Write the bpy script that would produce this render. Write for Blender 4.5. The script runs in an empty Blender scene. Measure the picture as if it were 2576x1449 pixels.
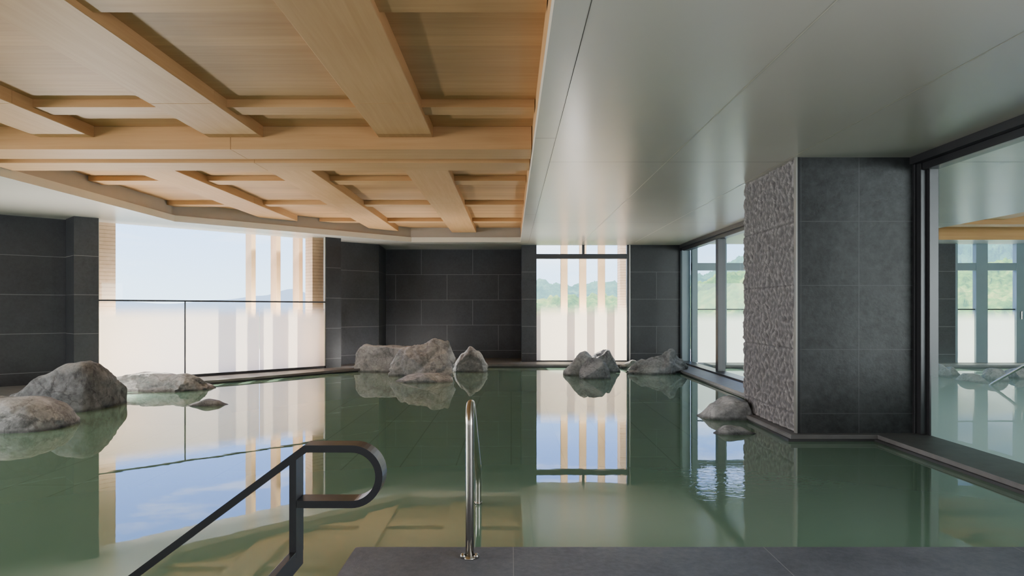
import bpy, bmesh, math, random
from mathutils import Vector, noise, Matrix
C = bpy.context.scene.collection
scene = bpy.context.scene
LOOK = 'AgX - Base Contrast'
H = 2.6            # ceiling above the water (water is Z = 0)
EYE = 1.2
DECK = 0.06
FLOOR = -0.5
F = 1717.0

# ------------------------------------------------------------------ helpers
def link(o, parent=None):
    C.objects.link(o)
    if parent is not None:
        o.parent = parent
    return o

def tag(o, label=None, cat=None, group=None, kind=None):
    if label: o['label'] = label
    if cat: o['category'] = cat
    if group: o['group'] = group
    if kind: o['kind'] = kind
    return o

def empty(name, loc=(0, 0, 0), **kw):
    o = bpy.data.objects.new(name, None)
    o.location = loc
    o.empty_display_size = 0.1
    link(o)
    return tag(o, **kw)

def obj(name, bm, mat, parent=None, smooth=False, origin=None, **kw):
    """one mesh object; geometry is given in world space"""
    me = bpy.data.meshes.new(name)
    if origin is None and bm.verts:
        xs = [v.co.x for v in bm.verts]; ys = [v.co.y for v in bm.verts]; zs = [v.co.z for v in bm.verts]
        origin = Vector(((min(xs)+max(xs))/2, (min(ys)+max(ys))/2, min(zs)))
    origin = Vector(origin or (0, 0, 0))
    bmesh.ops.translate(bm, verts=bm.verts, vec=-origin)
    bm.normal_update()
    bm.to_mesh(me); bm.free()
    mats = mat if isinstance(mat, (list, tuple)) else [mat]
    for m in mats: me.materials.append(m)
    if smooth:
        for p in me.polygons: p.use_smooth = True
    o = bpy.data.objects.new(name, me)
    pl = Vector((0, 0, 0))
    if parent is not None:
        p = parent
        while p is not None:
            pl += p.location; p = p.parent
    o.location = origin - pl
    link(o, parent)
    return tag(o, **kw)

def add_box(bm, x0, x1, y0, y1, z0, z1, bev=0.0, mi=0):
    g = bmesh.ops.create_cube(bm, size=1.0)
    vs = g['verts']
    for v in vs:
        v.co = Vector((x0 + (v.co.x+.5)*(x1-x0), y0 + (v.co.y+.5)*(y1-y0), z0 + (v.co.z+.5)*(z1-z0)))
    fs = set(f for v in vs for f in v.link_faces)
    for f in fs: f.material_index = mi
    if bev > 0:
        es = list(set(e for v in vs for e in v.link_edges))
        bmesh.ops.bevel(bm, geom=es, offset=bev, segments=2, affect='EDGES', profile=0.5)

def add_prism(bm, pts, z0, z1, mi=0, uvoff=0.0):
    """vertical prism over a plan polygon; side faces get metric UVs"""
    area = sum(pts[i][0]*pts[(i+1) % len(pts)][1]-pts[(i+1) % len(pts)][0]*pts[i][1] for i in range(len(pts)))
    if area < 0: pts = pts[::-1]
    uv = bm.loops.layers.uv.verify()
    lo = [bm.verts.new((p[0], p[1], z0)) for p in pts]
    hi = [bm.verts.new((p[0], p[1], z1)) for p in pts]
    n = len(pts)
    fs = [bm.faces.new(lo[::-1]), bm.faces.new(hi)]
    for f in fs:
        for l in f.loops: l[uv].uv = (l.vert.co.x, l.vert.co.y)
    for i in range(n):
        j = (i+1) % n
        f = bm.faces.new((lo[i], lo[j], hi[j], hi[i]))
        d = (Vector(pts[j])-Vector(pts[i])).length
        us = (0, d, d, 0); zs = (z0, z0, z1, z1)
        for l, u, z in zip(f.loops, us, zs): l[uv].uv = (u + uvoff, z - H + 5.9)
        fs.append(f)
    for f in fs: f.material_index = mi

def add_prism_xz(bm, pts, y0, y1):
    """prism over a polygon in the XZ plane, extruded along Y"""
    a = [bm.verts.new((p[0], y0, p[1])) for p in pts]
    b = [bm.verts.new((p[0], y1, p[1])) for p in pts]
    n = len(pts)
    bm.faces.new(a); bm.faces.new(b[::-1])
    for i in range(n):
        j = (i+1) % n
        bm.faces.new((a[j], a[i], b[i], b[j]))
    bmesh.ops.recalc_face_normals(bm, faces=bm.faces)

def strip_xz(center, t):
    """outline of a bar of thickness t along a polyline in XZ (mitred)"""
    L, R = [], []
    n = len(center)
    for i, p in enumerate(center):
        p = Vector(p)
        d0 = (p-Vector(center[i-1])).normalized() if i else None
        d1 = (Vector(center[i+1])-p).normalized() if i < n-1 else None
        if d0 is None: d0 = d1
        if d1 is None: d1 = d0
        n0 = Vector((-d0.y, d0.x)); n1 = Vector((-d1.y, d1.x))
        m = (n0+n1).normalized()
        k = t/2/max(.3, m.dot(n0))
        L.append(p+m*k); R.append(p-m*k)
    return L, R

def bar_xz(bm, center, t, y0, y1, bev=.0012):
    L, R = strip_xz(center, t)
    n = len(L)
    rows = []
    for l, r in zip(L, R):
        rows.append([bm.verts.new((l.x, y0, l.y)), bm.verts.new((r.x, y0, r.y)),
                     bm.verts.new((r.x, y1, r.y)), bm.verts.new((l.x, y1, l.y))])
    for a, b in zip(rows[:-1], rows[1:]):
        for k in range(4):
            bm.faces.new((a[k], a[(k+1) % 4], b[(k+1) % 4], b[k]))
    bm.faces.new(rows[0][::-1]); bm.faces.new(rows[-1])
    bmesh.ops.recalc_face_normals(bm, faces=bm.faces)

def add_tube(bm, path, r, seg=20, cap=True):
    path = [Vector(p) for p in path]
    n = len(path)
    rings = []
    up = None
    for i, p in enumerate(path):
        t = (path[min(i+1, n-1)]-path[max(i-1, 0)]).normalized()
        if up is None:
            up = t.orthogonal().normalized()
        up = (up - t*up.dot(t)).normalized()
        s = t.cross(up)
        rings.append([bm.verts.new(p + (up*math.cos(a)+s*math.sin(a))*r) for a in [2*math.pi*k/seg for k in range(seg)]])
    for a, b in zip(rings[:-1], rings[1:]):
        for k in range(seg):
            bm.faces.new((a[k], a[(k+1) % seg], b[(k+1) % seg], b[k]))
    if cap:
        bm.faces.new(rings[0][::-1]); bm.faces.new(rings[-1])
    bmesh.ops.recalc_face_normals(bm, faces=bm.faces)

def add_lathe(bm, cx, cy, prof, seg=28):
    rings = []
    for r, z in prof:
        rings.append([bm.verts.new((cx+r*math.cos(2*math.pi*k/seg), cy+r*math.sin(2*math.pi*k/seg), z)) for k in range(seg)])
    for a, b in zip(rings[:-1], rings[1:]):
        for k in range(seg):
            bm.faces.new((a[k], a[(k+1) % seg], b[(k+1) % seg], b[k]))
    bm.faces.new(rings[0][::-1]); bm.faces.new(rings[-1])
    bmesh.ops.recalc_face_normals(bm, faces=bm.faces)

def N(): return bmesh.new()

# ------------------------------------------------------------------ materials
def srgb(h):
    h = h.lstrip('#')
    c = [int(h[i:i+2], 16)/255 for i in (0, 2, 4)]
    return tuple((x/12.92 if x <= .04045 else ((x+.055)/1.055)**2.4) for x in c) + (1,)

class NT:
    def __init__(s, name):
        s.m = bpy.data.materials.new(name); s.m.use_nodes = True
        s.t = s.m.node_tree; s.t.nodes.clear()
        s.out = s.n('ShaderNodeOutputMaterial')
    def n(s, kind, **kw):
        nd = s.t.nodes.new(kind)
        for k, v in kw.items():
            if k.startswith('i_'):
                key = k[2:]
                key = int(key) if key.isdigit() else key.replace('_', ' ')
                nd.inputs[key].default_value = v
            else: setattr(nd, k, v)
        return nd
    def l(s, a, b, ai=0, bi=0):
        s.t.links.new(a.outputs[ai], b.inputs[bi])
    def done(s, shader, disp=None):
        s.t.links.new(shader.outputs[0], s.out.inputs[0]); return s.m
    def ramp(s, stops):
        r = s.n('ShaderNodeValToRGB')
        e = r.color_ramp.elements
        while len(e) > 1: e.remove(e[-1])
        e[0].position = stops[0][0]; e[0].color = stops[0][1]
        for p, c in stops[1:]:
            k = e.new(p); k.color = c
        return r
    def mixc(s, fac=None, a=None, b=None, blend='MIX'):
        m = s.n('ShaderNodeMix', data_type='RGBA', blend_type=blend)
        if isinstance(fac, (int, float)): m.inputs[0].default_value = fac
        elif fac is not None: s.t.links.new(fac, m.inputs[0])
        for v, i in ((a, 6), (b, 7)):
            if v is None: continue
            if isinstance(v, tuple): m.inputs[i].default_value = v
            else: s.t.links.new(v, m.inputs[i])
        return m
    def math(s, op, a, b=None, clamp=False):
        m = s.n('ShaderNodeMath', operation=op, use_clamp=clamp)
        for v, i in ((a, 0), (b, 1)):
            if v is None: continue
            if isinstance(v, (int, float)): m.inputs[i].default_value = v
            else: s.t.links.new(v, m.inputs[i])
        return m.outputs[0]

def principled(nt, color=None, rough=.5, metal=0., spec=.5):
    p = nt.n('ShaderNodeBsdfPrincipled')
    if isinstance(color, tuple): p.inputs['Base Color'].default_value = color
    elif color is not None: nt.t.links.new(color, p.inputs['Base Color'])
    p.inputs['Roughness'].default_value = rough
    p.inputs['Metallic'].default_value = metal
    p.inputs['Specular IOR Level'].default_value = spec
    return p

def mat_plain(name, col, rough=.5, metal=0., spec=.5, var=.06, scale=6):
    t = NT(name)
    tc = t.n('ShaderNodeTexCoord')
    nz = t.n('ShaderNodeTexNoise', i_Scale=scale, i_Detail=5.)
    t.l(tc, nz, 3, 0)
    r = t.ramp([(.3, tuple(c*(1-var) for c in col[:3])+(1,)), (.7, tuple(min(1, c*(1+var)) for c in col[:3])+(1,))])
    t.l(nz, r)
    return t.done(principled(t, r.outputs[0], rough, metal, spec))

def mat_tile(name, c1, c2, grout, bw=1.2, rh=.59, mortar=.006, rough=.45, bump=.15, offset=.5, fine=22., spec=.4):
    t = NT(name)
    uv = t.n('ShaderNodeUVMap')
    br = t.n('ShaderNodeTexBrick', offset=offset, squash=1.0)
    br.inputs['Scale'].default_value = 1.0
    br.inputs['Mortar Size'].default_value = mortar
    br.inputs['Mortar Smooth'].default_value = .1
    br.inputs['Bias'].default_value = 0.
    br.inputs['Brick Width'].default_value = bw
    br.inputs['Row Height'].default_value = rh
    br.inputs['Color1'].default_value = (.35, .35, .35, 1); br.inputs['Color2'].default_value = (.65, .65, .65, 1)
    t.l(uv, br, 0, 0)
    tc = t.n('ShaderNodeTexCoord')
    nz = t.n('ShaderNodeTexNoise', i_Scale=2.2, i_Detail=8., i_Roughness=.65)
    t.l(tc, nz, 3, 0)
    nf = t.n('ShaderNodeTexNoise', i_Scale=fine, i_Detail=6., i_Roughness=.7)
    t.l(tc, nf, 3, 0)
    f = t.math('ADD', t.math('MULTIPLY', nz.outputs[0], .55), t.math('MULTIPLY', nf.outputs[0], .45))
    r = t.ramp([(.36, c1), (.64, c2)])
    t.t.links.new(f, r.inputs[0])
    tint = t.mixc(.25, r.outputs[0], br.outputs[0], 'OVERLAY')
    g = t.mixc(br.outputs[1], tint.outputs[2], grout)
    p = principled(t, g.outputs[2], rough, 0, spec)
    bp = t.n('ShaderNodeBump', i_Strength=bump, i_Distance=.02)
    hh = t.math('SUBTRACT', f, t.math('MULTIPLY', br.outputs[1], .6))
    t.t.links.new(hh, bp.inputs['Height'])
    t.l(bp, p, 0, p.inputs.find('Normal'))
    return t.done(p)

def mat_wood(name, base, dark, axis='Y', planks=None, rough=.42):
    t = NT(name)
    tc = t.n('ShaderNodeTexCoord')
    geo = t.n('ShaderNodeNewGeometry')
    mp = t.n('ShaderNodeMapping')
    sc = (1.2, 26., 26.) if axis == 'X' else (26., 1.2, 26.)
    mp.inputs['Scale'].default_value = sc
    t.l(geo, mp, 0, 0)
    nz = t.n('ShaderNodeTexNoise', i_Scale=1., i_Detail=7., i_Roughness=.6, i_Distortion=.4)
    t.l(mp, nz)
    big = t.n('ShaderNodeTexNoise', i_Scale=.7, i_Detail=3.)
    t.l(geo, big)
    f = t.math('ADD', t.math('MULTIPLY', nz.outputs[0], .6), t.math('MULTIPLY', big.outputs[0], .4))
    r = t.ramp([(.3, dark), (.66, base)])
    t.t.links.new(f, r.inputs[0])
    col = r.outputs[0]
    if planks:
        sx = t.n('ShaderNodeSeparateXYZ'); t.l(geo, sx)
        q = t.math('DIVIDE', sx.outputs[1], planks)
        fr = t.math('FRACT', q)
        idx = t.math('FLOOR', q)
        wn = t.n('ShaderNodeTexWhiteNoise', noise_dimensions='1D')
        t.t.links.new(idx, wn.inputs[1])
        val = t.math('ADD', t.math('MULTIPLY', wn.outputs[0], .22), .89)
        hs = t.n('ShaderNodeHueSaturation'); t.t.links.new(col, hs.inputs['Color']); t.t.links.new(val, hs.inputs['Value'])
        ln = t.math('LESS_THAN', fr, .022)
        mm = t.mixc(t.math('MULTIPLY', ln, .35), hs.outputs[0], tuple(c*.45 for c in dark[:3])+(1,))
        col = mm.outputs[2]
    p = principled(t, col, rough+.13, 0, .2)
    return t.done(p)

M = {}
M['slate'] = mat_tile('dark_slate_tile', srgb('#232529'), srgb('#33353a'), srgb('#66676a'), mortar=.0045, rough=.42)
M['slate_pier'] = mat_tile('slate_pier_tile', srgb('#2e3034'), srgb('#404247'), srgb('#747577'), bw=4.8, mortar=.0045, rough=.42)  # lighter copy of the slate, standing in for better-lit faces
M['slate_wide'] = mat_tile('dark_slate_wide_tile', srgb('#232529'), srgb('#33353a'), srgb('#66676a'), bw=4.8, mortar=.0045, rough=.42)
M['pillar'] = mat_tile('honed_dark_stone', srgb('#1b1d20'), srgb('#434649'), srgb('#4c4d50'), bw=.535, offset=0., mortar=.004, rough=.5, bump=.5, fine=14.)
M['floor'] = mat_tile('pool_floor_tile', srgb('#a4b1a6'), srgb('#b4c0b2'), srgb('#6c7a70'), bw=1.2, rh=.6, mortar=.008, rough=.6, bump=.05)
M['deck'] = mat_tile('deck_stone', srgb('#5a5f6b'), srgb('#7b808c'), srgb('#94969e'), bw=1.2, rh=9., mortar=.002, rough=.5, bump=.25, offset=0., fine=30.)
M['kerb'] = mat_plain('grey_kerb_stone', srgb('#6f6e70'), .5, var=.12, scale=9)
M['kerb_dark'] = mat_plain('dark_kerb_base', srgb('#3a3a3d'), .5, var=.1)
M['bench'] = mat_plain('dark_submerged_stone', srgb('#2d2a26'), .6)
M['joint'] = mat_plain('ceiling_joint', srgb('#4a4843'), .8)
M['joint_light'] = mat_plain('ceiling_light_joint', srgb('#d9d5c4'), .5)
M['frame'] = mat_plain('dark_anodised_frame', srgb('#3a3b3f'), .35, .3, var=.03)
M['frame_teal'] = mat_plain('blue_grey_frame', srgb('#7d8f9a'), .4, .1, var=.03)
M['black'] = mat_plain('black_powder_coat', srgb('#34353a'), .33, .25, var=.04, scale=40)
M['steel'] = mat_plain('brushed_stainless', srgb('#c9c6c0'), .2, 1., var=.03, scale=60)
M['silver'] = mat_plain('silver_edge_trim', srgb('#b5b3b0'), .3, .7)
M['fin'] = mat_plain('tan_facade_fin', srgb('#dcb688'), .6, var=.05)
M['lip'] = mat_plain('white_soffit_lip', srgb('#dbd8cd'), .45, var=.02)
M['fascia'] = mat_plain('grey_soffit_fascia', srgb('#b3aca2'), .5, var=.03)
M['plaster'] = mat_plain('plain_roof', srgb('#9a968e'), .8)
M['wood_beam'] = mat_wood('larch_beam', srgb('#cfa678'), srgb('#bd9363'), 'Y')
M['wood_cross'] = mat_wood('larch_cross_beam', srgb('#cfa678'), srgb('#bd9363'), 'X')
M['wood_plank'] = mat_wood('larch_planks', srgb('#cda478'), srgb('#b98f60'), 'X', planks=.17)

M['bounce_slab'] = mat_plain('pale_bounce_stone', srgb('#e6e0d4'), .7)  # for the added slabs that bounce sunlight indoors
def mat_ceiling():
    t = NT('satin_white_ceiling')
    geo = t.n('ShaderNodeNewGeometry')
    nz = t.n('ShaderNodeTexNoise', i_Scale=.5, i_Detail=3.)
    t.l(geo, nz)
    r = t.ramp([(.3, srgb('#cdc9bf')), (.7, srgb('#d4d1c7'))])
    t.l(nz, r)
    p = principled(t, r.outputs[0], .27, 0, .7)
    return t.done(p)
M['ceiling'] = mat_ceiling()

def mat_glass(name, tint=(.96, .98, .97, 1), refl=1.0):
    t = NT(name)
    tr = t.n('ShaderNodeBsdfTransparent'); tr.inputs[0].default_value = tint
    gl = t.n('ShaderNodeBsdfGlossy'); gl.inputs['Roughness'].default_value = .01
    fr = t.n('ShaderNodeFresnel', i_IOR=1.45)
    k = t.math('MULTIPLY', fr.outputs[0], refl)
    mx = t.n('ShaderNodeMixShader')
    t.t.links.new(k, mx.inputs[0]); t.l(tr, mx, 0, 1); t.l(gl, mx, 0, 2)
    return t.done(mx)
M['glass'] = mat_glass('clear_glass', refl=.7)
M['glass_teal'] = mat_glass('tinted_glass', (.88, .96, .95, 1), .6)

def mat_frost(name, col, z0, z1, full=1.0, tint=(.95, .97, .96, 1), diff=.25):
    """glass whose etched film fades from opaque (z0) to clear (z1)"""
    t = NT(name)
    geo = t.n('ShaderNodeNewGeometry'); sx = t.n('ShaderNodeSeparateXYZ'); t.l(geo, sx)
    mr = t.n('ShaderNodeMapRange', interpolation_type='SMOOTHSTEP')
    t.t.links.new(sx.outputs[2], mr.inputs[0])
    mr.inputs[1].default_value = z0; mr.inputs[2].default_value = z1
    mr.inputs[3].default_value = full; mr.inputs[4].default_value = 0.
    tr = t.n('ShaderNodeBsdfTransparent'); tr.inputs[0].default_value = tint
    tl = t.n('ShaderNodeBsdfTranslucent'); tl.inputs[0].default_value = col
    df = t.n('ShaderNodeBsdfDiffuse'); df.inputs[0].default_value = col
    m1 = t.n('ShaderNodeMixShader'); m1.inputs[0].default_value = diff
    t.l(tl, m1, 0, 1); t.l(df, m1, 0, 2)
    mx = t.n('ShaderNodeMixShader')
    t.t.links.new(mr.outputs[0], mx.inputs[0]); t.l(tr, mx, 0, 1); t.l(m1, mx, 0, 2)
    return t.done(mx)
M['frost'] = mat_frost('etched_glass_cream', srgb('#f6ecd6'), 1.02, 1.30, 1.0)
M['frost_back'] = mat_frost('etched_glass_back', srgb('#f5efd8'), 1.0, 1.36, 1.0)
M['frost_green'] = mat_frost('etched_glass_green', srgb('#e9f0d8'), .9, 1.21, .97)
M['frost_teal'] = mat_frost('etched_glass_teal', srgb('#9dbdbb'), .20, .94, .92, (.86, .93, .93, 1), .5)

def mat_water():
    t = NT('onsen_water')
    geo = t.n('ShaderNodeNewGeometry')
    # very small waves, with a livelier patch by the inlet beside the pillar
    n1 = t.n('ShaderNodeTexNoise', i_Scale=2.2, i_Detail=2.)
    n2 = t.n('ShaderNodeTexNoise', i_Scale=9., i_Detail=2., i_Distortion=1.2)
    mp = t.n('ShaderNodeMapping'); mp.inputs['Scale'].default_value = (1., 1.6, 1.)
    t.l(geo, mp); t.l(mp, n1); t.l(mp, n2)
    d = t.n('ShaderNodeVectorMath', operation='DISTANCE'); t.l(geo, d)
    d.inputs[1].default_value = (1.55, 4.6, 0)
    patch = t.n('ShaderNodeMapRange', interpolation_type='SMOOTHSTEP')
    t.t.links.new(d.outputs['Value'], patch.inputs[0])
    patch.inputs[1].default_value = .15; patch.inputs[2].default_value = .9
    patch.inputs[3].default_value = 1.; patch.inputs[4].default_value = 0.
    h = t.math('ADD', t.math('MULTIPLY', n1.outputs[0], .10), t.math('MULTIPLY', t.math('MULTIPLY', n2.outputs[0], patch.outputs[0]), .35))
    h = t.math('ADD', h, t.math('MULTIPLY', n2.outputs[0], .006))
    bp = t.n('ShaderNodeBump', i_Strength=.55, i_Distance=.006)
    t.t.links.new(h, bp.inputs['Height'])
    fr = t.n('ShaderNodeFresnel', i_IOR=1.55)
    t.l(bp, fr, 0, 1)
    gl = t.n('ShaderNodeBsdfGlossy'); gl.inputs['Roughness'].default_value = .005
    gl.inputs['Color'].default_value = (.97, .97, .95, 1)
    t.l(bp, gl, 0, gl.inputs.find('Normal'))
    tr = t.n('ShaderNodeBsdfTransparent'); tr.inputs[0].default_value = (.52, .70, .58, 1)
    df = t.n('ShaderNodeBsdfDiffuse'); df.inputs[0].default_value = (.28, .485, .36, 1)
    m1 = t.n('ShaderNodeMixShader'); m1.inputs[0].default_value = .6
    t.l(tr, m1, 0, 1); t.l(df, m1, 0, 2)
    mx = t.n('ShaderNodeMixShader')
    t.l(fr, mx, 0, 0); t.l(m1, mx, 0, 1); t.l(gl, mx, 0, 2)
    return t.done(mx)
M['water'] = mat_water()

def mat_rock(name, lo, hi):
    t = NT(name)
    tc = t.n('ShaderNodeTexCoord'); geo = t.n('ShaderNodeNewGeometry')
    n1 = t.n('ShaderNodeTexNoise', i_Scale=3.2, i_Detail=9., i_Roughness=.62, i_Distortion=.6); t.l(tc, n1, 3, 0)
    n2 = t.n('ShaderNodeTexNoise', i_Scale=26., i_Detail=6., i_Roughness=.7); t.l(tc, n2, 3, 0)
    vo = t.n('ShaderNodeTexVoronoi', feature='DISTANCE_TO_EDGE', i_Scale=2.6); 
    wp = t.n('ShaderNodeVectorMath', operation='ADD')
    sc = t.n('ShaderNodeVectorMath', operation='SCALE'); sc.inputs['Scale'].default_value = .45
    t.l(n1, sc, 1, 0); t.l(tc, wp, 3, 0); t.l(sc, wp, 0, 1); t.l(wp, vo)
    vr = t.ramp([(0., (0, 0, 0, 1)), (.035, (1, 1, 1, 1))]); t.l(vo, vr)
    f = t.math('ADD', t.math('MULTIPLY', n1.outputs[0], .65), t.math('MULTIPLY', n2.outputs[0], .35))
    r = t.ramp([(.36, lo), (.62, hi)]); t.t.links.new(f, r.inputs[0])
    crk = t.mixc(.35, r.outputs[0], vr.outputs[0], 'MULTIPLY')
    sx = t.n('ShaderNodeSeparateXYZ'); t.l(geo, sx)
    wet = t.n('ShaderNodeMapRange'); t.t.links.new(sx.outputs[2], wet.inputs[0])
    wet.inputs[1].default_value = .012; wet.inputs[2].default_value = .04; wet.inputs[3].default_value = .45; wet.inputs[4].default_value = 1.
    wm = t.mixc(1., crk.outputs[2], None, 'MULTIPLY'); t.t.links.new(wet.outputs[0], wm.inputs[7])
    sn = t.n('ShaderNodeSeparateXYZ'); t.l(geo, sn, 1, 0)  # painted top light: upward faces lighter, steep faces darker in colour
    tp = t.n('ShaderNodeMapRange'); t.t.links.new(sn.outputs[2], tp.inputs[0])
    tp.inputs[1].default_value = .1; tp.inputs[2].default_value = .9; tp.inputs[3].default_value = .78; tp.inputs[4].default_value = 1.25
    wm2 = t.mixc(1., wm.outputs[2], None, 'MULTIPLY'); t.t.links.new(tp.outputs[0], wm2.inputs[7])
    p = principled(t, wm2.outputs[2], .75, 0, .3)
    bp = t.n('ShaderNodeBump', i_Strength=.7, i_Distance=.03)
    hh = t.math('ADD', f, t.math('MULTIPLY', vr.outputs[0], .12))
    t.t.links.new(hh, bp.inputs['Height']); t.l(bp, p, 0, p.inputs.find('Normal'))
    return t.done(p)
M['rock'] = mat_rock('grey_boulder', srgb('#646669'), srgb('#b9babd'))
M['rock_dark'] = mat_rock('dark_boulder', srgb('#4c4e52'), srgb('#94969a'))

def mat_split():
    t = NT('split_face_stone')
    tc = t.n('ShaderNodeTexCoord'); geo = t.n('ShaderNodeNewGeometry')
    n2 = t.n('ShaderNodeTexNoise', i_Scale=30., i_Detail=6., i_Roughness=.7); t.l(tc, n2, 3, 0)
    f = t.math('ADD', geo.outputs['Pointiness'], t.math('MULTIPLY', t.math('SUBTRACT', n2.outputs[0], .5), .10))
    r = t.ramp([(.38, srgb('#353437')), (.5, srgb('#6b696c')), (.62, srgb('#b6b3b4'))]); t.t.links.new(f, r.inputs[0])  # painted shading: pits darkened, ridges lightened to deepen the relief
    p = principled(t, r.outputs[0], .6, 0, .3)
    bp = t.n('ShaderNodeBump', i_Strength=.5, i_Distance=.01); t.l(n2, bp, 0, bp.inputs.find('Height'))
    t.l(bp, p, 0, p.inputs.find('Normal'))
    return t.done(p)
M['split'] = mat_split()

def mat_brickslat():
    t = NT('tan_coursed_brick')
    geo = t.n('ShaderNodeNewGeometry'); sx = t.n('ShaderNodeSeparateXYZ'); t.l(geo, sx)
    fr = t.math('FRACT', t.math('DIVIDE', sx.outputs[2], .062))
    ln = t.math('LESS_THAN', fr, .16)
    nz = t.n('ShaderNodeTexNoise', i_Scale=14., i_Detail=3.); t.l(geo, nz)
    r = t.ramp([(.3, srgb('#ecc8a4')), (.7, srgb('#f6d8b6'))]); t.l(nz, r)
    m = t.mixc(t.math('MULTIPLY', ln, .55), r.outputs[0], srgb('#a97c55'))
    p = principled(t, m.outputs[2], .7, 0, .2)
    return t.done(p)
M['brick'] = mat_brickslat()

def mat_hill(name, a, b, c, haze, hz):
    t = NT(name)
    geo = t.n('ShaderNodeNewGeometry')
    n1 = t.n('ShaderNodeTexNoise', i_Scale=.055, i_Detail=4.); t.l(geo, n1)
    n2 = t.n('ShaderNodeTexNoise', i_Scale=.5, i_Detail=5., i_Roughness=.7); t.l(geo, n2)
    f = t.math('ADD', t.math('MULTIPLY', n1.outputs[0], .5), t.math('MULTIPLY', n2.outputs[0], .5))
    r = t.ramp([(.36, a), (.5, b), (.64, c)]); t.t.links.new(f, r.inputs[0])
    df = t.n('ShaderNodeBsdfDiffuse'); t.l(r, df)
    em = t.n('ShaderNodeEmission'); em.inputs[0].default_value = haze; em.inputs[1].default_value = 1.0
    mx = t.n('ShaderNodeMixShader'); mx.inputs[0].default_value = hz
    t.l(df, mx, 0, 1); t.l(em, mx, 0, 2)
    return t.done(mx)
HAZE = (.46, .66, .88, 1)  # painted aerial haze: pale-blue glow mixed into the hill materials
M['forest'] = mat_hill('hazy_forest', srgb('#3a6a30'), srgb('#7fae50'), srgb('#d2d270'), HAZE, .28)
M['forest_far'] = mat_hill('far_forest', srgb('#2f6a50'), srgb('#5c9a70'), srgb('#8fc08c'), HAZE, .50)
M['mountain'] = mat_hill('distant_mountain', srgb('#5c7898'), srgb('#6f8fae'), srgb('#86a5c0'), (.62, .84, 1.15, 1), .8)  # haze also put into the pale-blue base colours
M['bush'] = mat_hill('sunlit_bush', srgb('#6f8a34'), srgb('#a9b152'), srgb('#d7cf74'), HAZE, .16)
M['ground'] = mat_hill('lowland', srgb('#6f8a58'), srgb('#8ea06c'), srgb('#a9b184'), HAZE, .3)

# ------------------------------------------------------------------ plan lines
def on_diag(px, c):
    """point where the sight line through picture column px meets Y - X = c (used once to lay out the plan)"""
    r = (px-1286)/F
    y = c/(1-r)
    return (r*y, y)
CW, CR = 16.8, 17.6                     # window face and recessed wall face (Y - X)
T = Vector((.7071, .7071)); NV = Vector((-.7071, .7071))
def off(p, k): return (p[0]+NV.x*k, p[1]+NV.y*k)
A0 = on_diag(186, CW); A1 = on_diag(248, CW); B0 = on_diag(820, CW); B1 = on_diag(858, CW)
WL0 = (-10.2, 7.4); WL1 = on_diag(187, CR)
WR0 = on_diag(858, CR); WR1 = on_diag(953, CR)

def wall(name, p0, p1, thick, mat, z0=-.6, z1=H+.5, uvoff=0., **kw):
    """wall whose room face runs p0 -> p1 with the room on its right-hand side"""
    d = (Vector(p1)-Vector(p0)).normalized(); n = Vector((-d.y, d.x))*thick
    bm = N()
    q = [p0, p1, (p1[0]+n.x, p1[1]+n.y), (p0[0]+n.x, p0[1]+n.y)]
    add_prism(bm, q, z0, z1, 0, uvoff)
    return obj(name, bm, mat, kind='structure', **kw)

wall('wall_left', WL0, (WL1[0]-.05, WL1[1]-.05), .3, M['slate_wide'], uvoff=0.)
wall('wall_side', (-10.2, -4.), WL0, .3, M['slate'])
wall('wall_rear', (4.1, -4.), (-10.2, -4.), .3, M['slate'])
# pier left of the big window
bm = N(); add_prism(bm, [A0, A1, off(A1, .5), off(A0, .5)], -.6, H+.5, 0, .56)
obj('wall_pier', bm, M['slate_pier'], kind='structure')
bm = N(); add_prism(bm, [B0, B1, off(B1, .1), off(B0, .1)], -.6, H+.5, 0, .62)
obj('wall_pier', bm, M['slate'], kind='structure')
# wall behind it up to the recess
bm = N(); add_prism(bm, [(WR0[0]-.35, WR0[1]-.35), WR1, (-2.93, 15.95), (-3.3, 15.95), off(WR0, .4)], -.6, H+.5, 0, .62)
obj('wall_corner', bm, M['slate_pier'], kind='structure')
wall('wall_recess', (-3.2, 15.95), (.4, 15.95), .3, M['slate'], uvoff=.1)
bm = N(); add_prism(bm, [(.228, 14.85), (.553, 14.85), (.553, 16.2), (.228, 16.2)], -.6, H+.5, 0, .75)
obj('wall_pier', bm, M['slate_pier'], kind='structure')
bm = N(); add_prism(bm, [(2.59, 14.85), (3.72, 14.85), (3.72, 15.2), (2.59, 15.2)], -.6, H+.5, 0, 0.03)
obj('wall_back', bm, M['slate'], kind='structure')
# neighbouring bath
bm = N(); add_prism(bm, [(8.97, 14.55), (9.47, 14.55), (9.47, 15.), (8.97, 15.)], -.6, H+.5, 0, .3)
obj('wall_pier', bm, M['slate_pier'], kind='structure')
wall('wall_right', (18., 15.), (18., -4.), .3, M['slate'])
wall('wall_neighbour', (18., -4.), (4.1, -4.), .3, M['slate'])
wall('wall_party', (3.72, 4.3), (3.72, -4.), .35, M['slate'])

# ------------------------------------------------------------------ pool floor, water, deck, kerbs
bm = N()
uv = bm.loops.layers.uv.verify()
vs = [bm.verts.new(p) for p in ((-10.6, -4.3, FLOOR), (18.3, -4.3, FLOOR), (18.3, 16.3, FLOOR), (-10.6, 16.3, FLOOR))]
f = bm.faces.new(vs)
for l in f.loops: l[uv].uv = (l.vert.co.y, l.vert.co.x)
obj('floor', bm, M['floor'], kind='structure')

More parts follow.
